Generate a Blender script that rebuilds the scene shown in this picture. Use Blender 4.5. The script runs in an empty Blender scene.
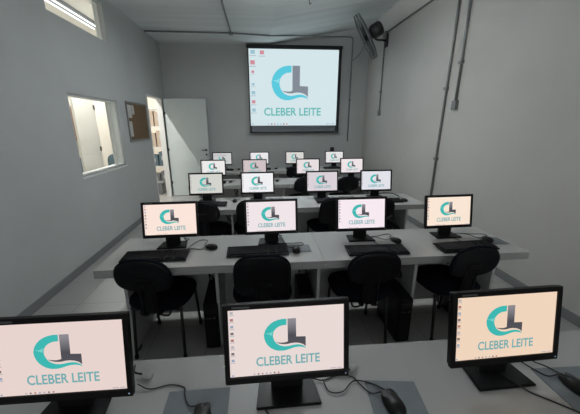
import bpy, bmesh, math, random
from mathutils import Vector, Matrix, Euler
random.seed(7)
C = bpy.context.scene.collection
SC = bpy.context.scene
PI = math.pi

# ------------------------------------------------------------------ camera
cam_data = bpy.data.cameras.new('camera')
cam = bpy.data.objects.new('camera', cam_data)
C.objects.link(cam)
PITCH, YAW, ROLL, CAM_H, FPX = .283, .087, -.004, 1.704, 291.8
cp, sp, cy_, sy_ = math.cos(PITCH), math.sin(PITCH), math.cos(YAW), math.sin(YAW)
fw = Vector((sy_*cp, cy_*cp, -sp)); r0 = Vector((cy_, -sy_, 0)); u0 = r0.cross(fw)
rr = r0*math.cos(ROLL) + u0*math.sin(ROLL); uu = -r0*math.sin(ROLL) + u0*math.cos(ROLL)
m = Matrix((rr, uu, -fw)).transposed().to_4x4()
m.translation = Vector((0, 0, CAM_H))
cam.matrix_world = m
cam_data.sensor_fit = 'HORIZONTAL'; cam_data.sensor_width = 36
cam_data.lens = FPX/580*36
cam_data.shift_x = (290-283.6)/580
cam_data.shift_y = (210.0-207)/580
cam_data.clip_start = .02
SC.camera = cam

# ------------------------------------------------------------------ world, view, lights
SC.view_settings.view_transform = 'Standard'
SC.view_settings.look = 'None'
SC.view_settings.gamma = 1
SC.view_settings.use_curve_mapping = False
SC.view_settings.exposure = 0.0
w = bpy.data.worlds.new('world'); SC.world = w; w.use_nodes = True
w.node_tree.nodes['Background'].inputs[0].default_value = (.55, .68, .85, 1)
w.node_tree.nodes['Background'].inputs[1].default_value = .4
SC.cycles.use_denoising = True
SC.cycles.max_bounces = 8
SC.cycles.diffuse_bounces = 5

def area(name, loc, rot, sx, sy, power, col, spread=PI):
    l = bpy.data.lights.new(name, 'AREA'); l.shape = 'RECTANGLE'; l.size = sx; l.size_y = sy
    l.energy = power; l.color = col; l.spread = spread
    o = bpy.data.objects.new(name, l); o.location = loc; o.rotation_euler = rot
    C.objects.link(o); return o
# added fill light at an invented window behind the camera
area('rear_fill_light', (.2, -2.42, 2.0), (PI/2, 0, 0), 3.0, 1.3, 26, (.99, .995, 1.0))
# added fill, down and up, at an invented out-of-frame hanging fitting
area('fill_light_down', (.3, 4.15, 3.27), (0, 0, 0), 1.25, .12, 27, (.95, .985, 1.0))
area('fill_light_up', (.3, 4.15, 3.41), (PI, 0, 0), 1.25, .12, 115, (.95, .985, 1.0))
# fluorescent light of the neighbouring room
area('neighbour_light_high', (-2.90, 5.75, 3.40), (0, 0, 0), .02, 1.32, 85, (1, .965, .92))
area('neighbour_light_far', (-3.3, 8.9, 3.38), (0, 0, 0), .02, 1.32, 75, (1, .955, .90))

# ------------------------------------------------------------------ materials
def lin(c):
    f = lambda v: v/12.92 if v <= .04045 else ((v+.055)/1.055)**2.4
    return tuple(f(v/255) for v in c) + (1,)
def mat(name, rgb, rough=.6, spec=.5, metal=0, noise=0, nscale=8, bump=0, bscale=60, coat=0):
    m = bpy.data.materials.new(name); m.use_nodes = True
    nt = m.node_tree; b = nt.nodes['Principled BSDF']
    b.inputs['Roughness'].default_value = rough
    b.inputs['Specular IOR Level'].default_value = spec
    b.inputs['Metallic'].default_value = metal
    b.inputs['Coat Weight'].default_value = coat
    c = lin(rgb)
    tc = nt.nodes.new('ShaderNodeTexCoord')
    if noise:
        n = nt.nodes.new('ShaderNodeTexNoise'); n.inputs['Scale'].default_value = nscale; n.inputs['Detail'].default_value = 4
        nt.links.new(tc.outputs['Object'], n.inputs['Vector'])
        r = nt.nodes.new('ShaderNodeValToRGB')
        r.color_ramp.elements[0].position = .3; r.color_ramp.elements[1].position = .7
        r.color_ramp.elements[0].color = tuple(v*(1-noise) for v in c[:3])+(1,)
        r.color_ramp.elements[1].color = tuple(min(1, v*(1+noise)) for v in c[:3])+(1,)
        nt.links.new(n.outputs['Fac'], r.inputs['Fac']); nt.links.new(r.outputs['Color'], b.inputs['Base Color'])
    else:
        b.inputs['Base Color'].default_value = c
    if bump:
        n = nt.nodes.new('ShaderNodeTexNoise'); n.inputs['Scale'].default_value = bscale; n.inputs['Detail'].default_value = 3
        nt.links.new(tc.outputs['Object'], n.inputs['Vector'])
        bp = nt.nodes.new('ShaderNodeBump'); bp.inputs['Strength'].default_value = bump; bp.inputs['Distance'].default_value = .01
        nt.links.new(n.outputs['Fac'], bp.inputs['Height']); nt.links.new(bp.outputs['Normal'], b.inputs['Normal'])
    return m
def emis(name, rgb, strength=1.0):
    m = bpy.data.materials.new(name); m.use_nodes = True
    nt = m.node_tree; nt.nodes.clear()
    e = nt.nodes.new('ShaderNodeEmission'); o = nt.nodes.new('ShaderNodeOutputMaterial')
    e.inputs[0].default_value = lin(rgb); e.inputs[1].default_value = strength
    nt.links.new(e.outputs[0], o.inputs[0]); return m

WALL = mat('wall_paint', (190, 193, 192), .7, .3, noise=.05, nscale=1.2, bump=.15, bscale=40)
WALLR = mat('wall_paint_right', (202, 200, 196), .7, .3, noise=.05, nscale=1.0, bump=.15, bscale=40)
NWALL = mat('neighbour_wall_paint', (226, 222, 214), .7, .3, noise=.03, nscale=1.5)
BASEB = mat('baseboard_paint', (128, 130, 130), .5)
DESK = mat('white_laminate', (180, 180, 178), .32, .5, noise=.02, nscale=3)
DESKEDGE = mat('grey_laminate_panel', (196, 196, 195), .5, .4, noise=.03, nscale=3)
BLACK = mat('black_plastic', (18, 18, 20), .45, .3, bump=.05, bscale=300)
BEZEL = mat('glossy_black_bezel', (17, 15, 16), .38, .22)
GREYTXT = mat('grey_print', (84, 84, 88), .5)
KEY = mat('black_keycap', (36, 36, 39), .8, .15)
PAD = mat('grey_blue_mouse_pad', (126, 132, 136), .75, .3, noise=.05, nscale=20)
FAB = mat('dark_navy_fabric', (22, 23, 31), .95, .1, noise=.12, nscale=60, bump=.3, bscale=400)
SHELL = mat('black_shell_plastic', (20, 20, 24), .6, .2)
METB = mat('black_tube_metal', (28, 28, 30), .4, .5)
TOW = mat('black_tower_case', (22, 22, 25), .5, .35)
CABLE = mat('black_cable', (20, 20, 22), .5)
CABW = mat('white_cable', (175, 175, 172), .5)
GALV = mat('galvanised_conduit', (132, 133, 133), .42, .5, metal=.4, noise=.12, nscale=14)
ALU = mat('white_window_frame', (222, 224, 222), .4)
DOORM = mat('white_door_laminate', (205, 214, 213), .42, .5, noise=.02, nscale=2)
CORK = mat('brown_cork', (112, 92, 70), .9, .2, noise=.2, nscale=120)
PAPER = mat('white_paper', (196, 196, 194), .8)
BEIGE = mat('beige_carton', (196, 180, 164), .8, noise=.08, nscale=6)
BLUEG = mat('blue_grey_fabric', (96, 116, 126), .85, noise=.1, nscale=20)
GREYBOX = mat('grey_plastic_crate', (120, 124, 128), .6)
SCRF = mat('dark_screen_border', (26, 28, 34), .6)
SCRG = mat('grey_screen_fabric', (118, 124, 130), .8)
TUBE = emis('fluorescent_tube', (255, 250, 244), 3)
LEDB = emis('power_led', (130, 150, 175), 1)

# glass
GLASS = bpy.data.materials.new('window_glass'); GLASS.use_nodes = True
nt = GLASS.node_tree; nt.nodes.clear()
t = nt.nodes.new('ShaderNodeBsdfTransparent'); g = nt.nodes.new('ShaderNodeBsdfGlossy'); g.inputs['Roughness'].default_value = .02
mx = nt.nodes.new('ShaderNodeMixShader'); o = nt.nodes.new('ShaderNodeOutputMaterial')
t.inputs[0].default_value = (.95, .97, .97, 1)
mx.inputs[0].default_value = .05; nt.links.new(t.outputs[0], mx.inputs[1]); nt.links.new(g.outputs[0], mx.inputs[2]); nt.links.new(mx.outputs[0], o.inputs[0])

# tiled floor
FLOOR = mat('grey_floor_tile', (185, 185, 182), .3, .5)
nt = FLOOR.node_tree; b = nt.nodes['Principled BSDF']
tc = nt.nodes.new('ShaderNodeTexCoord'); br = nt.nodes.new('ShaderNodeTexBrick')
br.offset = 0; br.squash = 1
br.inputs['Scale'].default_value = 1; br.inputs['Brick Width'].default_value = .45; br.inputs['Row Height'].default_value = .45
br.inputs['Mortar Size'].default_value = .004
br.inputs['Color1'].default_value = lin((172, 171, 168)); br.inputs['Color2'].default_value = lin((167, 166, 163)); br.inputs['Mortar'].default_value = lin((142, 141, 138))
nt.links.new(tc.outputs['Object'], br.inputs['Vector']); nt.links.new(br.outputs['Color'], b.inputs['Base Color'])

# ceiling boards running across the room
CEIL = mat('ceiling_board_paint', (196, 201, 202), .6, .3)
nt = CEIL.node_tree; b = nt.nodes['Principled BSDF']
tc = nt.nodes.new('ShaderNodeTexCoord'); mp = nt.nodes.new('ShaderNodeMapping')
mp.inputs['Scale'].default_value = (.25, 5.2, 1)
n = nt.nodes.new('ShaderNodeTexNoise'); n.inputs['Scale'].default_value = 1.0; n.inputs['Detail'].default_value = 5
r = nt.nodes.new('ShaderNodeValToRGB'); r.color_ramp.elements[0].position = .33; r.color_ramp.elements[1].position = .62
r.color_ramp.elements[0].color = lin((222, 226, 227)); r.color_ramp.elements[1].color = lin((238, 242, 243))
wv = nt.nodes.new('ShaderNodeTexWave'); wv.wave_type = 'BANDS'; wv.bands_direction = 'Y'; wv.wave_profile = 'SAW'
wv.inputs['Scale'].default_value = 1.05; wv.inputs['Distortion'].default_value = 0
bp = nt.nodes.new('ShaderNodeBump'); bp.inputs['Strength'].default_value = .5; bp.inputs['Distance'].default_value = .015
nt.links.new(tc.outputs['Object'], mp.inputs['Vector']); nt.links.new(mp.outputs['Vector'], n.inputs['Vector'])
nt.links.new(n.outputs['Fac'], r.inputs['Fac']); nt.links.new(r.outputs['Color'], b.inputs['Base Color'])
nt.links.new(tc.outputs['Object'], wv.inputs['Vector']); nt.links.new(wv.outputs['Fac'], bp.inputs['Height']); nt.links.new(bp.outputs['Normal'], b.inputs['Normal'])

# screen background: the colour each panel shows is its own object colour
SCRBG = bpy.data.materials.new('screen_background'); SCRBG.use_nodes = True
nt = SCRBG.node_tree; nt.nodes.clear()
oi = nt.nodes.new('ShaderNodeObjectInfo'); e = nt.nodes.new('ShaderNodeEmission'); o = nt.nodes.new('ShaderNodeOutputMaterial')
nt.links.new(oi.outputs['Color'], e.inputs[0]); nt.links.new(e.outputs[0], o.inputs[0])
def grad_emis(name, c0, c1, axis, a, bnd):
    m = bpy.data.materials.new(name); m.use_nodes = True; nt = m.node_tree; nt.nodes.clear()
    tc = nt.nodes.new('ShaderNodeTexCoord'); sx = nt.nodes.new('ShaderNodeSeparateXYZ'); mr = nt.nodes.new('ShaderNodeMapRange')
    r = nt.nodes.new('ShaderNodeValToRGB'); e = nt.nodes.new('ShaderNodeEmission'); o = nt.nodes.new('ShaderNodeOutputMaterial')
    mr.inputs['From Min'].default_value = a; mr.inputs['From Max'].default_value = bnd
    r.color_ramp.elements[0].color = lin(c0); r.color_ramp.elements[1].color = lin(c1)
    mid = r.color_ramp.elements.new(.45); mid.color = lin((78, 78, 84))
    nt.links.new(tc.outputs['Object'], sx.inputs[0]); nt.links.new(sx.outputs[axis], mr.inputs['Value'])
    nt.links.new(mr.outputs[0], r.inputs[0]); nt.links.new(r.outputs[0], e.inputs[0]); nt.links.new(e.outputs[0], o.inputs[0]); return m
LOGO_TEAL = emis('logo_teal', (62, 184, 178)); LOGO_TEALL = emis('logo_pale_teal', (120, 208, 202))
LOGO_GREY = grad_emis('logo_grey', (84, 84, 90), (140, 138, 144), 2, -.025, .07)
LOGO_TXT = emis('logo_lettering', (112, 172, 176))
ICON = [emis('icon_grey', (180, 176, 182)), emis('icon_blue', (150, 165, 190)), emis('icon_red', (176, 118, 112)), emis('icon_dark', (118, 108, 108))]
P_TEAL = emis('projected_teal', (92, 202, 222)); P_TEALL = emis('projected_pale_teal', (140, 222, 234))
P_GREY = emis('projected_grey', (132, 140, 150)); P_TXT = emis('projected_lettering', (104, 186, 184))
P_ICON = [emis('projected_icon_grey', (184, 198, 208)), emis('projected_icon_blue', (156, 194, 208)), emis('projected_icon_red', (208, 142, 154)), emis('projected_icon_dark', (150, 130, 146))]
LOGO_DIM = emis('dialog_grey', (150, 150, 152))

# ------------------------------------------------------------------ mesh helpers
def box(bm, x0, x1, y0, y1, z0, z1, bev=0, mi=0, M=None):
    r = bmesh.ops.create_cube(bm, size=1)
    vs = r['verts']
    for v in vs:
        v.co = Vector(((x0+x1)/2+v.co.x*(x1-x0), (y0+y1)/2+v.co.y*(y1-y0), (z0+z1)/2+v.co.z*(z1-z0)))
    fs = set(f for v in vs for f in v.link_faces)
    if bev:
        es = list(set(e for v in vs for e in v.link_edges))
        q = bmesh.ops.bevel(bm, geom=es, offset=bev, segments=2, affect='EDGES', profile=.5)
        fs = set(q['faces']) | set(f for f in fs if f.is_valid)
        vs = list(set(v for f in fs for v in f.verts))
    for f in fs:
        if f.is_valid: f.material_index = mi
    if M is not None:
        bmesh.ops.transform(bm, matrix=M, verts=[v for v in vs if v.is_valid])
    return vs
def tube(bm, pts, r, seg=8, closed=False, mi=0):
    pts = [Vector(p) for p in pts]; n = len(pts); rings = []
    up = None
    for i, p in enumerate(pts):
        if closed: t = pts[(i+1) % n]-pts[i-1]
        else: t = pts[min(i+1, n-1)]-pts[max(i-1, 0)]
        t.normalize()
        if up is None:
            up = Vector((0, 0, 1)) if abs(t.z) < .9 else Vector((1, 0, 0))
        a = t.cross(up)
        if a.length < 1e-5: a = t.cross(Vector((1, 0, 0)))
        a.normalize(); b_ = a.cross(t); b_.normalize(); up = b_
        rings.append([bm.verts.new(p + (a*math.cos(2*PI*k/seg) + b_*math.sin(2*PI*k/seg))*r) for k in range(seg)])
    for i in range(n if closed else n-1):
        A, B = rings[i], rings[(i+1) % n]
        for k in range(seg):
            f = bm.faces.new((A[k], A[(k+1) % seg], B[(k+1) % seg], B[k])); f.material_index = mi; f.smooth = True
    if not closed:
        bm.faces.new(rings[0][::-1]).material_index = mi; bm.faces.new(rings[-1]).material_index = mi
def smooth_path(pts, n=6):
    P = [Vector(p) for p in pts]; out = []
    for i in range(len(P)-1):
        p0, p1, p2, p3 = P[max(i-1, 0)], P[i], P[i+1], P[min(i+2, len(P)-1)]
        for k in range(n):
            t = k/n
            out.append(.5*((2*p1)+(p2-p0)*t+(2*p0-5*p1+4*p2-p3)*t*t+(3*p1-p0-3*p2+p3)*t**3))
    out.append(P[-1]); return out
def lathe(bm, prof, seg=20, M=None):
    rings = []
    for r, z in prof:
        rings.append([bm.verts.new((r*math.cos(2*PI*k/seg), r*math.sin(2*PI*k/seg), z)) for k in range(seg)])
    for A, B in zip(rings, rings[1:]):
        for k in range(seg):
            bm.faces.new((A[k], A[(k+1) % seg], B[(k+1) % seg], B[k])).smooth = True
    bm.faces.new(rings[0][::-1]); bm.faces.new(rings[-1])
    if M is not None: bmesh.ops.transform(bm, matrix=M, verts=[v for R in rings for v in R])
def pillow(bm, a, b_, c, n=2.6, nz=2.4, fn=None, su=32, sv=14):
    """superellipsoid, half sizes a, b, c"""
    def sg(v, p): return math.copysign(abs(v)**p, v)
    rings = []
    for i in range(1, sv):
        ph = -PI/2+PI*i/sv
        cz, sz = abs(math.cos(ph))**(2/nz), sg(math.sin(ph), 2/nz)
        rings.append([Vector((a*cz*sg(math.cos(2*PI*k/su), 2/n), b_*cz*sg(math.sin(2*PI*k/su), 2/n), c*sz)) for k in range(su)])
    bot, top = Vector((0, 0, -c)), Vector((0, 0, c))
    if fn:
        rings = [[fn(v) for v in R] for R in rings]; bot, top = fn(bot), fn(top)
    V = [[bm.verts.new(v) for v in R] for R in rings]; vb, vt = bm.verts.new(bot), bm.verts.new(top)
    for A, B in zip(V, V[1:]):
        for k in range(su): bm.faces.new((A[k], A[(k+1) % su], B[(k+1) % su], B[k])).smooth = True
    for k in range(su):
        bm.faces.new((vb, V[0][(k+1) % su], V[0][k])).smooth = True
        bm.faces.new((vt, V[-1][k], V[-1][(k+1) % su])).smooth = True
def prism(bm, poly, z0, z1, M=None, mi=0):
    A = [bm.verts.new((x, y, z0)) for x, y in poly]; B = [bm.verts.new((x, y, z1)) for x, y in poly]
    n = len(poly)
    fs = [bm.faces.new(A[::-1]), bm.faces.new(B)] + [bm.faces.new((A[k], A[(k+1) % n], B[(k+1) % n], B[k])) for k in range(n)]
    for f in fs: f.material_index = mi
    if M is not None: bmesh.ops.transform(bm, matrix=M, verts=A+B)
def obj(name, bm, mats, parent=None, loc=None, rot=None):
    bmesh.ops.recalc_face_normals(bm, faces=bm.faces[:])
    me = bpy.data.meshes.new(name); bm.to_mesh(me); bm.free()
    for mm in (mats if isinstance(mats, (list, tuple)) else [mats]): me.materials.append(mm)
    o = bpy.data.objects.new(name, me); C.objects.link(o)
    if parent is not None: o.parent = parent
    if loc: o.location = loc
    if rot: o.rotation_euler = rot
    return o
def B(): return bmesh.new()
def tag(o, label, cat, group=None):
    o['label'] = label; o['category'] = cat
    if group: o['group'] = group
    return o
def thing(name, label, cat, loc=(0, 0, 0), rz=0, group=None):
    o = bpy.data.objects.new(name, None); C.objects.link(o); o.location = loc; o.rotation_euler = (0, 0, rz)
    o.empty_display_size = .1
    return tag(o, label, cat, group)
def struct(name, bm, m, parent=None):
    o = obj(name, bm, m, parent); o['kind'] = 'structure'; return o
def kids(o): return [c for c in bpy.data.objects if c.parent == o]
def copy_tree(o, parent=None):
    c = o.copy(); C.objects.link(c); c.parent = parent
    for ch in kids(o): copy_tree(ch, c)
    return c
def place(o, loc, rz, label, group=None):
    o.location = loc; o.rotation_euler = (0, 0, rz); o['label'] = label
    if group: o['group'] = group
    return o

# ------------------------------------------------------------------ room shell
XL, XR, YB, YF = -2.162, 2.754, 7.626, -2.5
H0, H1, XB = 3.507, 3.90, .35           # the ceiling rises towards the right wall
T = .10
bm = B(); box(bm, -4.7, XR+T, YF-T, 11.2, -.12, 0); struct('floor', bm, FLOOR)
bm = B()
prof = [(XL-T, H0), (XB, H0), (XR+T, H1+.06), (XR+T, H1+.3), (XL-T, H1+.3)]
prism(bm, prof, YF-T, YB+T, Matrix(((1, 0, 0, 0), (0, 0, 1, 0), (0, 1, 0, 0), (0, 0, 0, 1)))); struct('ceiling', bm, CEIL)
# left wall with door, low window and high window
W1 = (3.80, 5.05, 1.09, 2.075); W2 = (3.72, 5.03, 2.88, 3.385); DR = (6.37, 7.33, 0, 2.31)
bm = B()
def wl(y0, y1, z0, z1): box(bm, XL-T, XL, y0, y1, z0, z1)
wl(YF, W2[0], 0, H0+.1)
wl(W2[0], W1[1], 0, W1[2]); wl(W2[0], W1[0], W1[2], W1[3]); wl(W2[0], W1[1], W1[3], W2[2]); wl(W2[0], W2[1], W2[3], H0+.1)
wl(W1[1], DR[0], 0, W2[2]); wl(W2[1], DR[0], W2[2], H0+.1)
wl(DR[0], DR[1], DR[3], H0+.1); wl(DR[1], YB+T, 0, H0+.1)
struct('wall_left', bm, WALL)
bm = B(); box(bm, XR, XR+T, YF, YB+T, 0, H1+.2); struct('wall_right', bm, WALLR)
bm = B()
prism(bm, [(XL, 0), (XR, 0), (XR, H1+.1), (XB, H0+.1), (XL, H0+.1)], YB, YB+T, Matrix(((1, 0, 0, 0), (0, 0, 1, 0), (0, 1, 0, 0), (0, 0, 0, 1))))
struct('wall_back', bm, WALL)
# front wall (behind the photographer) with an added, unseen window for the rear fill
bm = B(); FX0, FX1, FZ0, FZ1 = -1.3, 1.7, 1.35, 2.65
box(bm, XL, FX0, YF-T, YF, 0, H0+.1); box(bm, FX1, XR, YF-T, YF, 0, H1+.1); box(bm, FX0, FX1, YF-T, YF, 0, FZ0); box(bm, FX0, FX1, YF-T, YF, FZ1, H1)
struct('wall_front', bm, WALL)
bm = B()
for x in (FX0, (FX0+FX1)/2-.02, FX1-.04): box(bm, x, x+.04, YF-.08, YF-.04, FZ0, FZ1)
box(bm, FX0, FX1, YF-.08, YF-.04, FZ0, FZ0+.04); box(bm, FX0, FX1, YF-.08, YF-.04, FZ1-.04, FZ1)
fwn = struct('window_added', bm, ALU)  # invented window, stands out of view as source of the rear fill
bm = B(); box(bm, FX0+.04, FX1-.04, YF-.065, YF-.06, FZ0+.04, FZ1-.04); struct('window_glass', bm, GLASS, fwn)
# skirting
bm = B(); box(bm, XL, XL+.012, YF, DR[0], 0, .095, .003); struct('baseboard_left', bm, BASEB)
bm = B(); box(bm, XR-.012, XR, YF, YB, 0, .095, .003); struct('baseboard_right', bm, BASEB)
bm = B(); box(bm, XL+.02, XR-.02, YB-.012, YB, 0, .095, .003); struct('baseboard_back', bm, BASEB)
# neighbouring room
bm = B(); box(bm, -4.55, -4.4, 2.6, 11.1, 0, 3.5); struct('wall_neighbour_far', bm, NWALL)
bm = B(); box(bm, -4.4, XL-T, 10.95, 11.1, 0, 3.5); struct('wall_neighbour_back', bm, NWALL)
bm = B(); box(bm, -4.4, XL-T, 2.6, 2.75, 0, 3.5); struct('wall_neighbour_front', bm, NWALL)
bm = B(); box(bm, XL-T, XL, YB+T, 11.1, 0, 3.5); struct('wall_neighbour_side', bm, NWALL)
bm = B(); box(bm, -4.55, XL-T, 2.6, 11.1, 3.5, 3.6); box(bm, XL-T, XL, YB+T, 11.1, 3.5, 3.6); struct('ceiling_neighbour', bm, NWALL)

# windows: frame, panes
def window(name, y0, y1, z0, z1, fw_, xs):
    bm = B(); x0, x1 = xs
    box(bm, x0, x1, y0, y0+fw_, z0, z1); box(bm, x0, x1, y1-fw_, y1, z0, z1)
    box(bm, x0, x1, y0+fw_, y1-fw_, z0, z0+fw_); box(bm, x0, x1, y0+fw_, y1-fw_, z1-fw_, z1)
    w_ = struct(name, bm, ALU)
    xm = (x0+x1)/2
    bm = B(); box(bm, xm-.003, xm+.003, y0+fw_, y1-fw_, z0+fw_, z1-fw_)
    struct('window_glass', bm, GLASS, w_); return w_
w1 = window('window_1', *W1, .028, (XL-.12, XL-.03))
bm = B(); box(bm, XL-.11, XL-.06, W1[1]-.16, W1[1]-.13, W1[2]+.028, W1[3]-.028); struct('window_mullion', bm, ALU, w1)
bm = B(); box(bm, XL-.03, XL+.012, W1[0]-.02, W1[1]+.02, W1[2]-.025, W1[2]); struct('window_sill', bm, ALU, w1)
window('window_2', *W2, .02, (XL-.12, XL-.06))

# doorway: jamb (trim) and opened leaf
bm = B()
box(bm, XL-T-.01, XL+.008, DR[0]-.0, DR[0]+.03, 0, DR[3]); box(bm, XL-T-.01, XL+.008, DR[1]-.03, DR[1], 0, DR[3]); box(bm, XL-T-.01, XL+.008, DR[0]+.03, DR[1]-.03, DR[3]-.03, DR[3])
struct('trim_1', bm, ALU)
door = bpy.data.objects.new('door_1', None); C.objects.link(door); door.location = (XL+.03, 7.37, 0); door['kind'] = 'structure'
bm = B(); box(bm, 0, .955, 0, .038, .01, 2.30, .003); struct('door_leaf', bm, DOORM, door)
bm = B()
lathe(bm, [(.026, 0), (.026, .008), (.012, .01), (.010, .045)], 14, Matrix.Translation((.89, 0, 1.13)) @ Matrix.Rotation(PI/2, 4, 'X'))
tube(bm, smooth_path([(.89, -.045, 1.13), (.85, -.05, 1.13), (.79, -.045, 1.128)], 4), .010)
lathe(bm, [(.022, 0), (.022, .01), (.008, .012)], 14, Matrix.Translation((.89, 0, 1.02)) @ Matrix.Rotation(PI/2, 4, 'X'))
struct('door_handle', bm, METB, door)
for z in (.35, 1.15, 1.98):
    bm = B(); tube(bm, [(-.004, -.004, z-.035), (-.004, -.004, z+.035)], .008, 8); box(bm, 0, .02, -.003, 0, z-.03, z+.03); struct('hinge', bm, METB, door)

# cork board with papers
cb = thing('cork_board', 'brown cork notice board on the left wall between window and doorway', 'notice board', (XL, 5.79, 1.77))
bm = B(); box(bm, .001, .012, -.43, .43, -.30, .30); obj('cork_panel', bm, CORK, cb)
bm = B()
for y0, y1, z0, z1 in ((-.46, .46, .30, .33), (-.46, .46, -.33, -.30), (-.46, -.43, -.30, .30), (.43, .46, -.30, .30)): box(bm, .001, .02, y0, y1, z0, z1, .002)
obj('board_frame', bm, mat('grey_board_frame', (128, 128, 126), .5), cb)
for k, (y, z, w_, h_) in enumerate(((-.34, .17, .15, .21), (-.20, .20, .10, .15), (-.36, -.12, .12, .25))):
    nm = ('tall sheet of paper pinned at the top left of the cork board', 'small note pinned right of the top left sheet on the cork board', 'sheet of paper pinned at the lower left of the cork board')[k]
    bm = B(); box(bm, .0125, .014, y-w_/2, y+w_/2, z-h_/2, z+h_/2); o_ = obj('pinned_paper', bm, PAPER); o_.location = (XL, 5.79, 1.77); tag(o_, nm, 'paper', 'papers on the cork board')

# neighbour room contents
fl = thing('ceiling_light', 'twin fluorescent tube fitting on the next room ceiling seen through high window', 'lamp', (-2.90, 5.75, 3.5))
bm = B(); box(bm, -.07, .07, -.72, .72, -.05, 0, .005); obj('light_housing', bm, GREYBOX, fl)
for s in (-1, 1):
    bm = B(); tube(bm, [(s*.05, -.66, -.07), (s*.05, .66, -.07)], .010, 10); obj('fluorescent_tube', bm, TUBE, fl)
rl = thing('added_hanging_light', 'added unseen twin tube fitting over the third desk row for fill light', 'lamp', (.3, 4.15, 3.50))  # fitting added out of frame to carry the fill lamps
bm = B(); box(bm, -.66, .66, -.045, .045, -.19, -.15, .005); obj('light_housing', bm, ALU, rl)
for s in (-1, 1):
    bm = B(); tube(bm, [(-.62, s*.075, -.17), (.62, s*.075, -.17)], .014, 10); obj('fluorescent_tube', bm, TUBE, rl)
    bm = B(); tube(bm, [(s*.5, 0, -.15), (s*.5, 0, .03)], .004, 6); obj('suspension_rod', bm, METB, rl)
def swing_leaf(loc, rz, w_, label):
    d = thing('open_door', label, 'door', loc, rz)
    bm = B(); box(bm, 0, w_, -.02, .02, .01, 2.25, .003); obj('door_panel', bm, NWALL, d)
    for z in (1.25, 2.06):
        bm = B(); box(bm, w_-.06, w_-.005, -.032, -.02, z-.045, z+.045, .003); obj('black_hinge', bm, METB, d)
    return d
swing_leaf((-3.25, 5.78, 0), PI/2+.03, .76, 'white open door with black hinges seen through the low window')
def office_chair(loc, rz, label):
    t_ = thing('visitor_chair', label, 'chair', loc, rz, 'blue grey chairs in the next room')
    bm = B(); pillow(bm, .22, .21, .04, 3, 2.5); obj('seat', bm, BLUEG, t_, (0, 0, .46))
    bm = B(); pillow(bm, .21, .035, .22, 3, 3); obj('backrest', bm, BLUEG, t_, (0, .2, .82))
    for sx in (-.17, .17):
        bm = B(); tube(bm, [(sx, .2, .01), (sx, .2, .72)], .012); obj('leg', bm, METB, t_)
        bm = B(); tube(bm, [(sx, -.18, .01), (sx, -.17, .44)], .012); obj('leg', bm, METB, t_)
office_chair((-3.42, 7.45, 0), .3, 'blue grey chair visible at the low window bottom right corner')
office_chair((-3.05, 7.1, 0), -.2, 'blue grey chair nearest the next room side of the low window')
office_chair((-3.85, 6.85, 0), 1.2, 'blue grey chair visible at the low window bottom left corner')
bc = thing('brown_cabinet', 'brown wall cabinet at the left edge of the low window view', 'cabinet', (-4.39, 7.62, 1.38))
bm = B(); box(bm, 0, .2, -.28, .28, 0, .75, .004); obj('cabinet_body', bm, mat('brown_wood', (132, 100, 76), .6, noise=.15, nscale=9), bc)
bm = B(); box(bm, .2, .218, -.27, .27, .02, .73, .003); obj('cabinet_door', bm, mat('brown_wood_door', (150, 118, 94), .6, noise=.15, nscale=9), bc)
# shelf seen through the doorway
sh = thing('steel_shelf', 'pale steel shelving with cartons in the room beyond the doorway', 'shelf', (-2.95, 8.5, 0))
for z in (.12, .62, 1.14, 1.68, 2.12):
    bm = B(); box(bm, -.5, .5, -.18, .18, z-.015, z+.015, .002); obj('shelf_board', bm, ALU, sh)
for sx in (-.49, .49):
    for sy in (-.17, .17):
        bm = B(); box(bm, sx-.015, sx+.015, sy-.015, sy+.015, 0, 2.2); obj('upright', bm, ALU, sh)
q = 0
words = {.135: 'bottom shelf', .635: 'second shelf up', 1.155: 'middle shelf', 1.695: 'fourth shelf up'}
pos = ('left end', 'left middle', 'right middle', 'right end')
for z, hs, mm, cw in ((.135, (.3, .36, .28, .34), GREYBOX, 'grey crate'), (.635, (.34, .4, .3, .38), BLUEG, 'blue grey box'), (1.155, (.4, .44, .36, .42), BEIGE, 'beige carton'), (1.695, (.36, .33, .38, .35), BEIGE, 'beige carton')):
    for k, hh in enumerate(hs):
        x = -.36+.24*k
        bm = B(); box(bm, x-.105, x+.105, -.15, .13+.01*(k % 2), 0, hh, .006); box(bm, x-.04, x+.04, -.153, -.149, hh*.4, hh*.7)
        for f in bm.faces: f.material_index = 1 if max(v.co.y for v in f.verts) < -.148 and max(v.co.z for v in f.verts) < hh*.75 and f.calc_area() < .012 else 0
        o_ = obj('storage_box', bm, [mm, PAPER]); o_.location = (-2.95, 8.5, z)
        tag(o_, '%s on the steel shelving beyond the doorway, %s, %s' % (cw, words[z], pos[k]), 'box', 'boxes on the steel shelving')
for k, (x, y, s, mm, lb) in enumerate(((-2.62, 7.75, .34, GREYBOX, 'grey crate on the floor just beyond the doorway'), (-2.72, 7.3, .26, BEIGE, 'low beige box on the floor inside the doorway'))):
    bm = B(); box(bm, -s/2, s/2, -s/2, s/2, 0, s*.8, .01); box(bm, -s/2-.008, s/2+.008, -s/2-.008, s/2+.008, s*.8, s*.88, .006)
    o_ = obj('floor_box', bm, mm); o_.location = (x, y, 0); tag(o_, lb, 'box')

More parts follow.
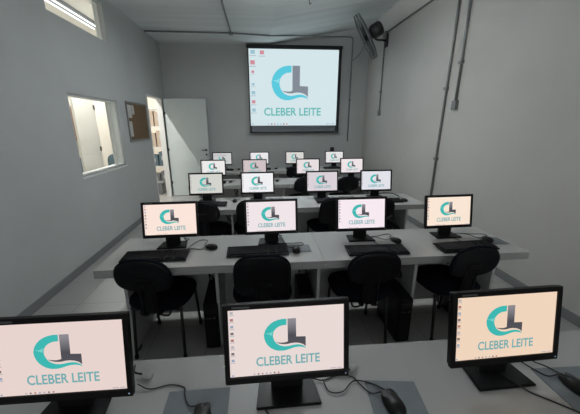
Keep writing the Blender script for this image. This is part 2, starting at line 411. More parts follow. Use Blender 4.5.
# ------------------------------------------------------------------ wall and ceiling conduits
def conduit(name, pts, r, label, extra=None, cat='pipe', clips=()):
    t_ = thing(name, label, cat, pts[0])
    o0 = Vector(pts[0])
    bm = B(); tube(bm, [Vector(p)-o0 for p in pts], r, 10); obj('pipe', bm, GALV, t_)
    for c_ in clips:
        bm = B(); c_ = Vector(c_)-o0; box(bm, c_.x-r*1.6, c_.x+r*1.6, c_.y-r*1.8, c_.y+r*1.8, c_.z-.02, c_.z+.02, .002); obj('pipe_clip', bm, GALV, t_)
    if extra:
        for (a, s) in extra:
            a = Vector(a)-o0; bm = B(); box(bm, a.x-s[0]/2, a.x+s[0]/2, a.y-s[1]/2, a.y+s[1]/2, a.z-s[2]/2, a.z+s[2]/2, .006); obj('junction_box', bm, GALV, t_)
    return t_
xw = XR-.018
conduit('conduit', [(xw, 4.28, 3.44), (xw, 4.29, 2.5), (xw, 4.31, 1.5), (xw, 4.32, .12)], .018, 'long grey metal conduit running down the right wall to desk height', clips=[(xw, 4.30, 2.2), (xw, 4.31, 1.2)])
conduit('conduit', [(xw, 4.05, 3.44), (xw, 4.05, 2.0)], .018, 'shorter conduit beside the long one, ending in a small box on right wall', extra=[((xw-.005, 4.05, 1.96), (.05, .09, .12))], clips=[(xw, 4.05, 2.5)])
conduit('conduit', [(xw, 6.68, 3.40), (xw, 6.67, 2.0)], .014, 'conduit dropping below the wall fan to a small outlet box', extra=[((xw-.005, 6.67, 1.96), (.045, .08, .12))], clips=[(xw, 6.68, 2.4)])
conduit('ceiling_conduit', [(xw, 2.2, 3.53), (xw, 4.2, 3.535), (xw, 6.55, 3.54)], .016, 'grey conduit running along the top of the right wall', extra=[((xw-.01, 6.64, 3.49), (.07, .14, .14))])
jb = thing('junction_box', 'dark electrical box at the top of the two right wall conduits', 'electrical box', (XR-.04, 4.16, 3.44))
bm = B(); box(bm, -.04, .038, -.24, .2, -.05, .07, .008); obj('box_body', bm, METB, jb)
bm = B(); box(bm, -.05, -.04, -.2, .16, -.035, .055, .004); obj('box_lid', bm, GALV, jb)
zc = H0-.016
conduit('ceiling_conduit', [(-.30, 2.6, zc), (-.47, 5.2, zc), (-.465, 6.66, zc)], .014, 'thin conduit on the ceiling running towards the back wall')
conduit('ceiling_conduit', [(XL+.01, 6.70, zc), (-.46, 6.72, zc), (.25, 6.83, zc), (1.20, 7.28, 3.623), (1.9, YB-.03, 3.70)] + smooth_path([(2.15, YB-.02, 3.705), (2.28, YB-.018, 3.70), (2.33, YB-.016, 3.66), (2.335, YB-.016, 3.55)], 5) + [(2.335, YB-.016, 1.3)],
        .014, 'conduit crossing the ceiling and dropping right of the projection screen', extra=[((-.465, 6.72, zc-.01), (.09, .09, .04))], clips=[(2.335, YB-.018, 2.3)])
sk = thing('wall_socket', 'small black socket on the back wall under the projection screen', 'socket', (1.94, YB, 1.09))
bm = B(); box(bm, -.05, .05, -.03, 0, -.06, .06, .006); obj('socket_body', bm, METB, sk)
bm = B(); lathe(bm, [(.022, 0), (.022, .02), (.012, .035)], 12, Matrix.Translation((0, -.03, .005)) @ Matrix.Rotation(PI/2, 4, 'X')); obj('plug', bm, METB, sk)
bm = B(); tube(bm, smooth_path([(.83, 4.98, H0), (.83, 4.98, H0-.05), (.845, 4.98, H0-.075), (.86, 4.98, H0-.05)], 5), .006); tag(obj('ceiling_hook', bm, METB), 'small metal hook hanging from the ceiling near the top edge', 'hook')

# ------------------------------------------------------------------ screen artwork
LC = [(86, 0), (70, 0), (55, 3), (40, 9), (26, 19), (14, 33), (5, 50), (0, 72), (2, 92), (7, 108), (14, 122), (25, 135), (38, 145), (54, 151), (72, 152), (88, 149), (104, 143), (118, 139), (134, 138), (150, 142), (160, 148),
      (152, 136), (140, 129), (126, 126), (112, 127), (98, 130), (84, 132), (70, 130), (57, 124), (47, 115), (40, 103), (35, 88), (34, 74), (37, 58), (44, 46), (54, 37), (66, 31), (86, 29)]
LL = [(90, 0), (122, 0), (122, 88), (158, 90), (158, 138), (148, 127), (134, 120), (118, 117), (102, 118), (90, 121), (74, 121), (58, 117), (43, 108), (60, 112), (76, 113), (90, 109)]
LT = [(4, 62), (30, 76), (33, 62), (36, 55), (20, 64)]
def text_mesh(body):
    cu = bpy.data.curves.new('lettering', 'FONT'); cu.body = body; cu.size = 1; cu.resolution_u = 3; cu.offset = .02
    ob = bpy.data.objects.new('lettering', cu); C.objects.link(ob)
    dg = bpy.context.evaluated_depsgraph_get(); me = bpy.data.meshes.new_from_object(ob.evaluated_get(dg))
    bpy.data.objects.remove(ob); return me
TXT = text_mesh('CLEBER LEITE')
tx = [v.co.x for v in TXT.vertices]; ty = [v.co.y for v in TXT.vertices]
TB = (min(tx), max(tx), min(ty), max(ty))
def flat(bm, poly, mi, y):
    f = bm.faces.new([bm.verts.new((x, y, z)) for x, z in poly]); f.material_index = mi
    f.normal_update(); bmesh.ops.triangulate(bm, faces=[f])
def rect(bm, x0, x1, z0, z1, mi, y): flat(bm, [(x0, z0), (x1, z0), (x1, z1), (x0, z1)], mi, y)
def screen_mesh(name, W, Hh, logo, text, icons, eps, mats, dialog=False):
    """logo=(u0,v0,u1,v1) of the mark, text the same; icons list of (u,v,size,material)"""
    bm = bmesh.new()
    X = lambda u: (u-.5)*W
    Z = lambda v: (.5-v)*Hh
    rect(bm, -W/2, W/2, -Hh/2, Hh/2, 0, 0)
    u0, v0, u1, v1 = logo
    L = lambda P: [(X(u0+(u1-u0)*x/160), Z(v0+(v1-v0)*y/152)) for x, y in P]
    flat(bm, L(LC), 1, -eps); flat(bm, L(LL), 2, -eps*1.2); flat(bm, L(LT), 3, -eps*1.6)
    a, b_, c_, d = text
    n0 = len(bm.verts); bm.verts.ensure_lookup_table()
    bm2 = bmesh.new(); bm2.from_mesh(TXT)
    mp_ = {}
    for v in bm2.verts:
        u = a+(c_-a)*(v.co.x-TB[0])/(TB[1]-TB[0]); vv = d+(b_-d)*(v.co.y-TB[2])/(TB[3]-TB[2])
        mp_[v] = bm.verts.new((X(u), -eps, Z(vv)))
    for f in bm2.faces:
        try: bm.faces.new([mp_[v] for v in f.verts]).material_index = 4
        except ValueError: pass
    bm2.free()
    for (u, v, s, mi) in icons:
        su, sv = s, s*W/Hh
        rect(bm, X(u-su/2), X(u+su/2), Z(v+sv*.35), Z(v-sv*.5), mi, -eps)
        rect(bm, X(u-su*.8), X(u+su*.8), Z(v+sv*.85), Z(v+sv*.62), 5, -eps)
    # task bar
    rect(bm, X(0), X(1), Z(1), Z(.962), 5 if False else 0, -eps*.5)
    for k in range(7): rect(bm, X(.20+.035*k), X(.214+.035*k), Z(.99), Z(.968), 5+(k*3) % 4, -eps)
    rect(bm, X(.012), X(.03), Z(.99), Z(.968), 6, -eps)
    rect(bm, X(.88), X(.93), Z(.986), Z(.972), 5, -eps); rect(bm, X(.94), X(.985), Z(.986), Z(.972), 5, -eps)
    if dialog:
        rect(bm, X(.02), X(.72), Z(.34), Z(.10), 5, -eps*2.2); rect(bm, X(.04), X(.70), Z(.20), Z(.13), 0, -eps*2.5); rect(bm, X(.04), X(.70), Z(.31), Z(.25), 0, -eps*2.5)
    me = bpy.data.meshes.new(name); bm.to_mesh(me); bm.free()
    for mm in mats: me.materials.append(mm)
    return me
SW, SHh = .408, .249
icn = [(.028, .055+.1*k, .026, 5+(k*2+k//2) % 4) for k in range(8)]
MM = [SCRBG, LOGO_TEAL, LOGO_GREY, LOGO_TEALL, LOGO_TXT] + ICON
SME = screen_mesh('screen', SW, SHh, (.297, .18, .665, .655), (.225, .725, .785, .865), icn, .0006, MM)
SMED = screen_mesh('screen', SW, SHh, (.297, .18, .665, .655), (.225, .725, .785, .865), icn, .0006, MM, True)

# projection screen
ps = thing('projection_screen', 'large projection screen on the back wall showing the teal and grey logo', 'projection screen', (.918, 7.50, 2.48))
bm = B(); box(bm, -1.11, 1.15, -.03, .05, .93, 1.0, .012); obj('roller_case', bm, SCRF, ps)
bm = B(); box(bm, -1.085, 1.135, 0, .004, -.93, .93); obj('screen_fabric', bm, SCRF, ps)
bm = B(); box(bm, -1.035, 1.045, -.003, -.0005, -.955, -.79); obj('lower_fabric', bm, SCRG, ps)
bm = B(); box(bm, -1.09, 1.14, -.012, .012, -.965, -.93, .005); obj('bottom_bar', bm, SCRF, ps)
for x in (-1.0, 1.0):
    bm = B(); box(bm, x-.02, x+.02, .03, .122, .95, .99, .003); obj('wall_bracket', bm, METB, ps)
PW, PH = 2.12, 1.70
picn = [(.045, .045, .045, 6), (.145, .05, .045, 7), (.04, .175, .05, 7), (.04, .29, .03, 7), (.04, .45, .03, 6), (.04, .56, .04, 6), (.04, .68, .04, 7), (.04, .79, .04, 6)]
PME = screen_mesh('projected_image', PW, PH, (.245, .205, .665, .655), (.155, .755, .815, .865), picn, .002, [SCRBG, P_TEAL, P_GREY, P_TEALL, P_TXT] + P_ICON)
o_ = bpy.data.objects.new('projected_image', PME); C.objects.link(o_); o_.parent = ps; o_.location = (0, -.006, .065)
o_.color = lin((212, 230, 234))

FBL = mat('grey_fan_blade', (120, 126, 130), .5)
# ------------------------------------------------------------------ fan on the right wall
fc = Vector((2.17, 6.25, 3.35)); fn_ = Vector((-.80, .36, -.47)).normalized()
fan = thing('wall_fan', 'large black wall fan with wire cage high on the right wall', 'fan', (XR, 6.60, 3.38))
base = Vector((XR, 6.60, 3.38))
Q = fn_.to_track_quat('Z', 'Y').to_matrix().to_4x4(); MF = Matrix.Translation(fc-base) @ Q
FR = .43
def xf(bm): bmesh.ops.transform(bm, matrix=MF, verts=bm.verts[:])
def ring(bm, r, z, tr, seg=48): tube(bm, [(r*math.cos(2*PI*k/seg), r*math.sin(2*PI*k/seg), z) for k in range(seg)], tr, 6, True)
def cage(front):
    bm = B(); s = 1 if front else -1
    zc_ = lambda r: s*(.05+.035*(1-(r/FR)**3))
    for r in (.09, .2, .31): ring(bm, r, zc_(r), .003)
    ring(bm, FR, s*.05, .006)
    for k in range(40):
        a = 2*PI*k/40
        tube(bm, [(r*math.cos(a), r*math.sin(a), zc_(r)) for r in (.09, .17, .25, .33, .39, FR)]+[(FR*math.cos(a), FR*math.sin(a), 0)], .0022, 4)
    if front: lathe(bm, [(.092, .07), (.09, .082), (.05, .088)], 24)
    xf(bm); return bm
CAGE = mat('grey_cage_wire', (96, 98, 100), .4, .5, metal=.3)
obj('front_cage', cage(True), CAGE, fan); obj('rear_cage', cage(False), CAGE, fan)
bm = B(); ring(bm, FR+.004, 0, .006); xf(bm); obj('cage_rim', bm, METB, fan)
for k in range(3):
    bm = B(); a0 = 2*PI*k/3+.3
    vs = []
    for i in range(7):
        r = .06+.33*i/6; wd = .10+.16*math.sin(PI*min(1, .15+.75*i/6))
        row = []
        for j in range(6):
            u = j/5-.5; a = a0+u*wd/r*1.0 if r > .12 else a0+u*wd/.14
            row.append(bm.verts.new((r*math.cos(a), r*math.sin(a), -u*.055)))
        vs.append(row)
    for A, B2 in zip(vs, vs[1:]):
        for j in range(5): bm.faces.new((A[j], A[j+1], B2[j+1], B2[j])).smooth = True
    bmesh.ops.solidify(bm, geom=bm.faces[:], thickness=.003); xf(bm); obj('fan_blade', bm, FBL, fan)
bm = B(); lathe(bm, [(.03, -.03), (.06, -.025), (.06, .03), (.03, .045)], 20); xf(bm); obj('hub', bm, SHELL, fan)
bm = B(); lathe(bm, [(.06, -.34), (.105, -.325), (.125, -.30), (.125, -.14), (.10, -.10), (.05, -.085)], 24)
for k in range(16):
    a = 2*PI*k/16; tube(bm, [(.126*math.cos(a), .126*math.sin(a), -.29), (.126*math.cos(a), .126*math.sin(a), -.15)], .005, 5)
xf(bm); obj('motor_housing', bm, METB, fan)
pm = (MF @ Vector((0, 0, -.2)))
bm = B(); tube(bm, smooth_path([(0-.02, 0, 0), (-.12, -.05, 0), tuple(pm + Vector((.02, .03, -.13))), tuple(pm)], 5), .022); obj('bracket_arm', bm, METB, fan)
bm = B(); box(bm, -.03, -.001, -.06, .06, -.12, .12, .006); obj('wall_plate', bm, METB, fan)
bm = B(); tube(bm, smooth_path([(-.02, .03, .08), (-.06, .0, .14), (-.02, .03, .17)], 5), .004); tube(bm, smooth_path([tuple(pm), (-.47, .0, -.06), (-.42, .5, -.16), (-.415, 1.0, -.19)], 6), .006); obj('power_cable', bm, CABLE, fan)

# ------------------------------------------------------------------ desks
TOPZ = .74
ROWS = [.47, 1.93, 3.38, 4.86, 6.36]
rown = ['nearest', 'second', 'third', 'fourth', 'farthest']
def make_desk(px, spans, ln=1.634, gr=(.5, 1.2)):
    t_ = thing('computer_desk', 'x', 'desk', (0, 0, 0), 0)
    bm = B(); box(bm, .0, ln, 0, .60, TOPZ-.03, TOPZ, .0012); box(bm, .0, ln, .0, .022, TOPZ-.062, TOPZ-.03, .0012); obj('worktop', bm, DESK, t_)
    for x in px:
        bm = B(); box(bm, x-.012, x+.012, .05, .55, .01, TOPZ-.031, .002); p = obj('side_panel', bm, DESKEDGE, t_)
        bm = B(); box(bm, x-.018, x+.018, .06, .12, 0, .012); box(bm, x-.018, x+.018, .48, .54, 0, .012); obj('panel_foot', bm, METB, p)
    for a, b_ in spans:
        bm = B(); box(bm, a, b_, .45, .468, .06, TOPZ-.035, .002); obj('modesty_panel', bm, DESKEDGE, t_)
    return t_
d0 = make_desk((.17, .83, 1.60, 2.38, 3.045), ((.184, .816), (.844, 1.586), (1.614, 2.366), (2.394, 3.03)), 3.27, (.9, 1.6, 2.3))
place(d0, (-1.16, ROWS[0], 0), 0, 'long white laminate computer desk nearest the viewer, carrying three monitors')
dA = make_desk((.17, .83, 1.60), ((.184, .816), (.844, 1.586))); dB = make_desk((.745, 1.41), ((.0, .731), (.759, 1.396)))
for i, y in enumerate(ROWS):
    if i == 0: continue
    for s in range(2):
        d = (dA, dB)[s] if i == 1 else copy_tree((dA, dB)[s])
        place(d, (-1.16+s*1.635, y, 0), 0, 'white laminate computer desk, %s half of the %s desk row' % (('left', 'right')[s], rown[i]), 'white computer desks')

# ------------------------------------------------------------------ monitors
def make_monitor():
    t_ = thing('computer_monitor', 'x', 'monitor')
    tl = math.radians(10); TM = Matrix.Translation((0, .0, .086)) @ Matrix.Rotation(-tl, 4, 'X')
    Wm, Hm = .444, .293
    bm = B(); bz = .018; zb = .026
    box(bm, -Wm/2, Wm/2, 0, .02, Hm-.02, Hm, .003); box(bm, -Wm/2, Wm/2, 0, .02, 0, zb, .003)
    box(bm, -Wm/2, -Wm/2+bz, 0, .02, zb-.003, Hm-.017, .002); box(bm, Wm/2-bz, Wm/2, 0, .02, zb-.003, Hm-.017, .002)
    bmesh.ops.transform(bm, matrix=TM, verts=bm.verts[:]); bez = obj('bezel', bm, BEZEL, t_)
    bm = B(); box(bm, -Wm/2+.004, Wm/2-.004, .010, .034, .004, Hm-.004, .005); box(bm, -.15, .15, .034, .050, .05, .23, .008)
    bmesh.ops.transform(bm, matrix=TM, verts=bm.verts[:]); obj('rear_housing', bm, BLACK, t_)
    sc = bpy.data.objects.new('screen', SME); C.objects.link(sc); sc.parent = t_
    sc.matrix_local = TM @ Matrix.Translation((0, .007, zb+SHh/2))
    bm = B(); box(bm, -.19, -.13, -.0008, 0, Hm-.013, Hm-.007); bmesh.ops.transform(bm, matrix=TM, verts=bm.verts[:]); obj('bezel_marking', bm, GREYTXT, bez)
    bm = B(); box(bm, Wm/2-.014, Wm/2-.010, -.001, 0, .010, .014); bmesh.ops.transform(bm, matrix=TM, verts=bm.verts[:]); obj('power_light', bm, LEDB, bez)
    # neck and base
    bm = B(); prism(bm, [(-.06, .045), (.06, .045), (.05, .075), (-.05, .075)], .012, .20); obj('neck', bm, BLACK, t_)
    bm = B(); prism(bm, [(-.118, -.035), (.118, -.035), (.10, .115), (-.10, .115)], .0, .012)
    es = [e for e in bm.edges]; bmesh.ops.bevel(bm, geom=es, offset=.004, segments=2, affect='EDGES'); obj('base_plate', bm, BLACK, t_)
    bm = B(); tube(bm, smooth_path([(.04, .07, .13), (.06, .11, .07), (.08, .135, .006), (.10, .16, .006), (.06, .185, .006)], 5), .0035, 6); obj('power_cable', bm, CABLE, t_)
    return t_
mon0 = make_monitor()
SX = {0: [-.664, .087, .919], 1: [-.72, .10, .875, 1.665], 2: [-.68, -.01, .86, 1.61], 3: [-.80, -.06, .92, 1.75], 4: [-.81, .04, .87, 1.81]}
MY = {0: .827, 1: 2.295, 2: 3.80, 3: 5.31, 4: 6.83}
SCOL = {0: [(232, 212, 206), (232, 217, 213), (240, 213, 189)], 1: [(251, 229, 218), (240, 229, 232), (247, 234, 240), (250, 230, 212)],
        2: [(212, 212, 206), (240, 240, 243), (218, 210, 216), (226, 226, 234)], 3: [(236, 234, 232), (208, 194, 196), (232, 222, 224), (238, 228, 230)], 4: [(205, 205, 205), (232, 230, 232), (216, 214, 210), (228, 226, 226)]}
MROT = {0: [-.01, .01, .02], 1: [.02, .02, 0, .03], 2: [.02, 0, .01, 0], 3: [0, 0, 0, 0], 4: [0, 0, 0, 0]}
names4 = ['leftmost', 'second from left', 'third from left', 'rightmost']; names3 = ['left', 'middle', 'right']
tint = {(0, 0): 'pinkish', (0, 1): 'pale pink', (0, 2): 'warm peach', (1, 0): 'peach', (1, 1): 'pale lilac', (1, 2): 'pale pink', (1, 3): 'cream', (2, 0): 'dim grey', (2, 1): 'bright white', (2, 2): 'pale mauve', (2, 3): 'cool white',
        (3, 0): 'white', (3, 1): 'dim pinkish', (3, 2): 'off white', (3, 3): 'white', (4, 0): 'grey window', (4, 1): 'white', (4, 2): 'dim off white', (4, 3): 'off white'}
def where(i, k): return ('%s of the three on the nearest desk row' % names3[k]) if i == 0 else '%s on the %s desk row' % (names4[k], rown[i])
first = True
for i in range(5):
    for k, x in enumerate(SX[i]):
        t_ = mon0 if first else copy_tree(mon0); first = False
        place(t_, (x, MY[i]-(.012 if (i, k) == (0, 0) else 0), TOPZ), MROT[i][k], 'black monitor with %s screen, %s' % (tint[(i, k)], where(i, k)), 'monitors showing the logo wallpaper')
        for ch in kids(t_):
            if ch.name.startswith('screen'):
                ch.color = lin(SCOL[i][k])
                if (i, k) == (4, 0): ch.data = SMED

# ------------------------------------------------------------------ keyboards
def make_keyboard():
    t_ = thing('computer_keyboard', 'x', 'keyboard')
    S = Matrix.Rotation(math.radians(4), 4, 'X')
    bm = B(); box(bm, -.225, .225, -.08, .08, .004, .018, .004); bmesh.ops.transform(bm, matrix=S, verts=bm.verts[:])
    for v in bm.verts: v.co.z += .006
    obj('keyboard_case', bm, SHELL, t_)
    def keys(x0, x1, rows, n):
        bm = B()
        for r in range(rows):
            y = -.064+r*.0215
            for c in range(n):
                xa = x0+(x1-x0)*c/n; xb = x0+(x1-x0)*(c+1)/n
                box(bm, xa+.001, xb-.001, y, y+.0185, .017, .026)
        bmesh.ops.transform(bm, matrix=S, verts=bm.verts[:])
        for v in bm.verts: v.co.z += .006
        return bm
    obj('letter_keys', keys(-.215, .07, 6, 15), KEY, t_); obj('arrow_keys', keys(.082, .132, 6, 3), KEY, t_); obj('number_keys', keys(.144, .215, 5, 4), KEY, t_)
    bm = B(); tube(bm, smooth_path([(.02, .078, .02), (.03, .11, .006), (.06, .14, .005), (.04, .19, .005)], 5), .0025, 6); obj('keyboard_cable', bm, CABLE, t_)
    return t_
kb0 = make_keyboard(); kb0.scale = (1.06, 1, 1); first = True
KB = {1: [(-.79, 2.105, 0), (-.02, 2.125, .02), (.915, 2.055, -.03), (1.66, 2.055, .05)],
      2: [(-.64, 3.60, .0), (.0, 3.58, 0), (.98, 3.63, .0), (1.62, 3.56, 0)], 3: [(-.80, 5.09, 0), (-.04, 5.09, 0), (.93, 5.12, 0), (1.70, 5.09, 0)], 4: [(-.78, 6.60, 0), (.05, 6.60, 0), (.87, 6.60, 0), (1.74, 6.60, 0)]}
for i in KB:
    for k, (x, y, a) in enumerate(KB[i]):
        t_ = kb0 if first else copy_tree(kb0); first = False
        place(t_, (x, y, TOPZ), a, 'black keyboard, %s' % where(i, k), 'black keyboards on the desks')

# ------------------------------------------------------------------ mouse pads and mice
def make_pad(w_, d_):
    bm = B(); prism(bm, [(-w_/2, -d_/2), (w_/2, -d_/2), (w_/2, d_/2), (-w_/2, d_/2)], 0, .003); return obj('mouse_pad', bm, PAD)
pads = [((-.242, .775), (.225, .245), .0, 'grey mouse pad under the left mouse on the nearest desk row'),
        ((.475, .77), (.19, .20), -.12, 'grey mouse pad under the middle mouse on the nearest desk row'),
        ((1.20, .76), (.23, .22), -.03, 'grey mouse pad under the right mouse on the nearest desk row'),
        ((.31, 2.17), (.19, .14), .0, 'grey mouse pad second from left on the second desk row'),
        ((2.0, 2.17), (.17, .15), -.05, 'grey mouse pad at the right end of the second desk row')]
for (x, y), (w_, d_), a, lb in pads:
    o_ = make_pad(w_, d_); o_.location = (x, y, TOPZ); o_.rotation_euler = (0, 0, a); tag(o_, lb, 'mouse pad', 'grey mouse pads')
def make_mouse():
    t_ = thing('computer_mouse', 'x', 'mouse')
    def fn(v):
        z = max(0, v.z+.012)*(1+.25*(-v.y/.055)) if v.z > -.012 else 0
        return Vector((v.x*(1-.12*(v.y/.055)), v.y, z+.001))
    bm = B(); pillow(bm, .032, .056, .026, 2.3, 2.2, fn, 24, 12); obj('mouse_body', bm, BLACK, t_)
    bm = B(); tube(bm, [(0, .018, .030), (0, .034, .0275)], .006, 8); obj('scroll_wheel', bm, GREYTXT, t_)
    for s in (-1, 1):
        bm = B(); pillow(bm, .0125, .021, .003, 3, 2); obj('mouse_button', bm, BEZEL, t_, (s*.0148, .030, .026), (-.22, s*.2, 0))
    return t_
mo0 = make_mouse(); first = True
pz = TOPZ+.003
MS = {0: [(-.213, .77, pz, .05), (.453, .765, pz, .12), (1.172, .775, pz, .08)],
      1: [(-.395, 2.24, TOPZ, 1.0), (.285, 2.12, pz, -.1), (1.157, 2.235, TOPZ, .3), (1.945, 2.17, pz, -.2)],
      2: [(-.313, 3.75, TOPZ, 0), (.27, 3.70, TOPZ, 0), (1.25, 3.70, TOPZ, 0), (1.90, 3.56, TOPZ, .1)],
      3: [(-.48, 5.13, TOPZ, 0), (.334, 5.14, TOPZ, 0), (1.22, 5.13, TOPZ, 0), (1.98, 5.13, TOPZ, 0)], 4: [(-.426, 6.62, TOPZ, 0), (.412, 6.66, TOPZ, 0)]}
CP = {(0, 0): [(0, .055, .012), (-.05, .06, .003), (-.075, .11, .003), (-.085, .145, .003), (-.14, .165, .003), (-.21, .155, .004), (-.26, .175, .012)],
      (0, 1): [(0, .055, .012), (-.03, .10, .003), (-.09, .125, .003), (-.15, .09, .003), (-.20, .10, .003), (-.205, .16, .003)],
      (0, 2): [(0, .055, .012), (-.005, .10, .003), (-.03, .13, .003), (-.03, .17, .003), (-.08, .19, .003)],
      (1, 0): [(0, .055, .012), (.03, .10, .003), (.11, .14, .003), (.09, .20, .003), (-.03, .19, .003), (-.10, .16, .003), (-.18, .2, .003)]}
gen = [(0, .055, .012), (.02, .10, .003), (.06, .12, .003), (.05, .17, .003), (-.05, .16, .003), (-.14, .17, .003)]
for i in MS:
    for k, (x, y, z, a) in enumerate(MS[i]):
        t_ = mo0 if first else copy_tree(mo0); first = False
        lb = ('black mouse on a grey pad, ' if z > TOPZ else 'black mouse on bare white desk, ') + (where(i, k) if not (i == 4) else ('%s one of two on the farthest desk row' % ('left', 'right')[k]))
        place(t_, (x, y, z), a, lb, 'black computer mice')
        cs = CP.get((i, k), gen); dz = TOPZ-z
        bm = B(); tube(bm, smooth_path([(p[0], p[1], p[2] + (dz if (p[2] < .01 and p[1] > .13) else 0)+.001) for p in cs], 7), .0026, 6); obj('mouse_cable', bm, CABLE, t_)
# pale plugs lying behind the nearest monitors
for k, (x, y, lb) in enumerate(((-.46, .975, 'white cable plug on the nearest desk beside the left monitor'), (.365, .94, 'white cable plug on the nearest desk beside the middle monitor'))):
    t_ = thing('cable_plug', lb, 'plug', (x, y, TOPZ), .5 if k else -.3)
    bm = B(); pillow(bm, .022, .013, .011, 3, 3); obj('plug_body', bm, CABW, t_, (0, 0, .012))
    bm = B(); tube(bm, smooth_path([(-.02, 0, .012), (-.05, -.004, .016), (-.07, .01, .012), (-.09, .04, .004)], 4), .004, 6); obj('plug_cable', bm, CABLE, t_)
# loose cables on the worktops and paler cords
def cord(name, pts, r, m_, lb):
    bm = B(); tube(bm, smooth_path(pts, 6), r, 6); tag(obj(name, bm, m_), lb, 'cable')
cord('loose_cable', [(.93, .86, TOPZ+.018), (.96, .80, TOPZ+.014), (.99, .77, TOPZ+.004), (1.04, .725, TOPZ+.004), (1.11, .66, TOPZ+.004)], .003, CABLE, 'black cable leaving the right monitor base towards the front desk edge')
cord('loose_cable', [(.02, .86, TOPZ+.004), (.0, .80, TOPZ+.004), (.03, .76, TOPZ+.004), (.1, .70, TOPZ+.004)], .003, CABLE, 'black cable below the middle monitor base on the nearest desk')
cord('loose_cable', [(-.02, 3.66, TOPZ+.004), (.08, 3.72, TOPZ+.004), (.17, 3.68, TOPZ+.004), (.24, 3.76, TOPZ+.004), (.33, 3.70, TOPZ+.004)], .005, CABW, 'white cable on the third desk row under its second monitor')
cord('loose_cable', [(1.63, 3.90, TOPZ+.004), (1.76, 3.93, TOPZ+.03), (1.88, 3.86, TOPZ+.035), (1.95, 3.80, TOPZ+.004)], .006, CABLE, 'black cable looping beside the rightmost monitor of the third desk row')

# ------------------------------------------------------------------ computer towers under the desks
def make_tower():
    t_ = thing('computer_tower', 'x', 'computer tower')
    bm = B(); box(bm, -.055, .055, 0, .38, .012, .40, .004); obj('tower_case', bm, TOW, t_)
    bm = B(); box(bm, -.053, .053, -.014, 0, .016, .396, .006); fp = obj('front_panel', bm, BEZEL, t_)
    bm = B(); box(bm, -.046, .046, -.017, -.013, .33, .365, .002); obj('disc_drive', bm, TOW, fp)
    bm = B(); lathe(bm, [(.009, 0), (.009, .004), (.006, .005)], 12, Matrix.Translation((.025, -.014, .29)) @ Matrix.Rotation(PI/2, 4, 'X')); obj('power_button', bm, GREYTXT, fp)
    bm = B(); box(bm, -.035, .005, -.0155, -.0138, .284, .292); obj('front_marking', bm, GREYTXT, fp)
    for sx in (-.04, .04):
        for sy in (.04, .34):
            bm = B(); lathe(bm, [(.012, 0), (.012, .013)], 10, Matrix.Translation((sx, sy, 0))); obj('tower_foot', bm, BLACK, t_)
    for k in range(4):
        x = -.03+.02*k
        bm = B(); tube(bm, smooth_path([(x, .378, .20+.03*k), (x+.005, .400, .30+.03*k), (x*1.6, .36-.05*k, .47), (.02-x*1.2, .26-.04*k, .56+.015*k), (x*2-.01, .30, .62), (.01, .39, .68)], 5), .006, 6)
        obj('rear_cable', bm, CABW if k == 2 else CABLE, t_)
    return t_
tw0 = make_tower(); first = True
TW = {1: [(-.39, 1.965, .03), (.355, 2.02, -.02), (1.125, 1.90, .0), (1.79, 2.04, 0)], 2: [(-.41, 3.50, 0), (.36, 3.48, 0), (1.12, 3.46, 0), (1.79, 3.46, 0)], 3: [(-.41, 4.98, 0)], 4: [(-.41, 6.46, 0)]}
tlab = {1: names4, 2: names4, 3: ['only one in view'], 4: ['only one in view']}
for i in TW:
    for k, (x, y, a) in enumerate(TW[i]):
        t_ = tw0 if first else copy_tree(tw0); first = False
        place(t_, (x, y, 0), a, 'black computer tower on the floor under the %s desk row, %s' % (rown[i], tlab[i][k]), 'computer towers under the desks')

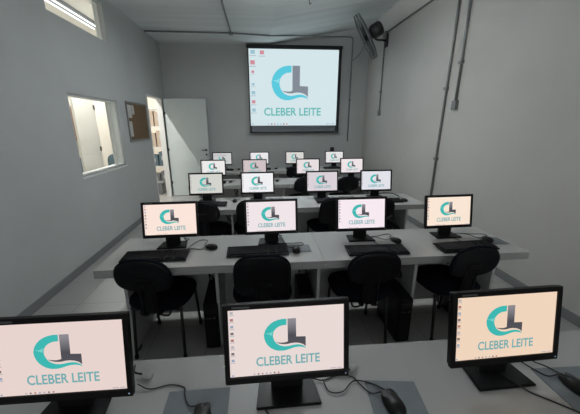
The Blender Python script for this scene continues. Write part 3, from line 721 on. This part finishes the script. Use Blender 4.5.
# ------------------------------------------------------------------ chairs
def make_chair(tall):
    t_ = thing('office_chair', 'x', 'chair')
    bm = B(); pillow(bm, .232, .222, .045, 2.9, 2.6); obj('seat', bm, FAB, t_, (0, 0, .455))
    bm = B(); pillow(bm, .205, .195, .014, 3, 4); obj('seat_shell', bm, SHELL, t_, (0, 0, .420))
    hz = .175 if tall else .135
    zc_ = .705 if tall else .735
    n_ = 3.6 if tall else 2.5
    TB_ = Matrix.Translation((0, -.25, zc_)) @ Matrix.Rotation(math.radians(12), 4, 'X')
    cv = lambda v: Vector((v.x, v.z-.25*v.x*v.x*2, v.y))
    bm = B(); pillow(bm, .198, hz+.004, .026, n_, 2.3, cv); bmesh.ops.transform(bm, matrix=TB_, verts=bm.verts[:]); br_ = obj('backrest', bm, FAB, t_)
    bm = B(); pillow(bm, .190, hz-.006, .014, n_, 3, cv); bmesh.ops.transform(bm, matrix=TB_ @ Matrix.Translation((0, -.018, 0)), verts=bm.verts[:]); bs = obj('back_shell', bm, SHELL, t_)
    bm = B(); pillow(bm, .06, .022, .006, 4, 3, lambda v: Vector((v.x, v.z, v.y))); bmesh.ops.transform(bm, matrix=TB_ @ Matrix.Translation((0, -.034, -.02 if not tall else -.06)), verts=bm.verts[:]); obj('grip_recess', bm, SHELL, bs)
    bm = B()
    for s in (-1, 1):
        tube(bm, smooth_path([(s*.05, .02, .405), (s*.05, -.19, .405), (s*.05, -.240, .44), (s*.05, -.245, .55), (s*.05, -.268, zc_)], 5), .011, 8)
    box(bm, -.035, .035, -.25, -.225, .43, .62, .006)
    obj('back_support', bm, SHELL, t_)
    bm = B(); tube(bm, [(-.19, .17, .405), (.19, .17, .405)], .011); tube(bm, [(-.19, -.15, .405), (.19, -.15, .405)], .011); obj('seat_frame', bm, METB, t_)
    for sx in (-1, 1):
        for y0, y1 in ((.17, .215), (-.15, -.195)):
            bm = B(); tube(bm, [(sx*.178, y0, .412), (sx*.186, y1, .012)], .0115, 8); lg = obj('leg', bm, METB, t_)
            bm = B(); lathe(bm, [(.015, 0), (.015, .03), (.012, .033)], 10, Matrix.Translation((sx*.186, y1, 0))); obj('leg_cap', bm, BLACK, lg)
    for sx in (-1, 1):
        bm = B(); tube(bm, smooth_path([(sx*.11, -.17, .41), (sx*.105, -.185, .385), (sx*.075, -.185, .375), (sx*.045, -.185, .385), (sx*.04, -.17, .41)], 4), .008, 6); obj('linking_hook', bm, METB, t_)
    return t_
chA = make_chair(False); chB = make_chair(True)
usedA = usedB = False
CH = [(-.755, 2.09, -.10, 0, 'dark fabric chair with oval backrest at the leftmost place of the second desk row'),
      (.01, 2.07, 0, 1, 'dark chair with tall squarish backrest directly behind the middle nearest monitor'),
      (.785, 2.06, .03, 0, 'dark fabric chair with oval backrest between the middle and right nearest monitors'),
      (1.535, 2.08, .08, 0, 'dark fabric chair turned slightly, at the rightmost place of the second desk row'),
      (-.62, 3.56, -.1, 0, 'dark chair at the third desk row, partly hidden behind the leftmost monitor'),
      (-.10, 3.58, .1, 1, 'dark chair at the third desk row, hidden left of the second monitor'),
      (.86, 3.56, .15, 1, 'dark chair at the third desk row, left of the pale pink monitor'),
      (1.46, 3.54, -.1, 0, 'dark chair at the third desk row, just right of the pale pink monitor'),
      (.76, 5.05, .1, 0, 'dark chair at the fourth desk row, left of the pale mauve monitor'),
      (1.50, 5.05, .05, 0, 'dark chair at the fourth desk row, left of the cool white monitor'),
      (.80, 6.45, 0, 0, 'dark chair at the farthest desk row, left of the off white monitor')]
for x, y, a, tall, lb in CH:
    if tall:
        t_ = copy_tree(chB) if usedB else chB; usedB = True
    else:
        t_ = copy_tree(chA) if usedA else chA; usedA = True
    place(t_, (x, y, 0), a, lb, 'dark chairs at the desks')
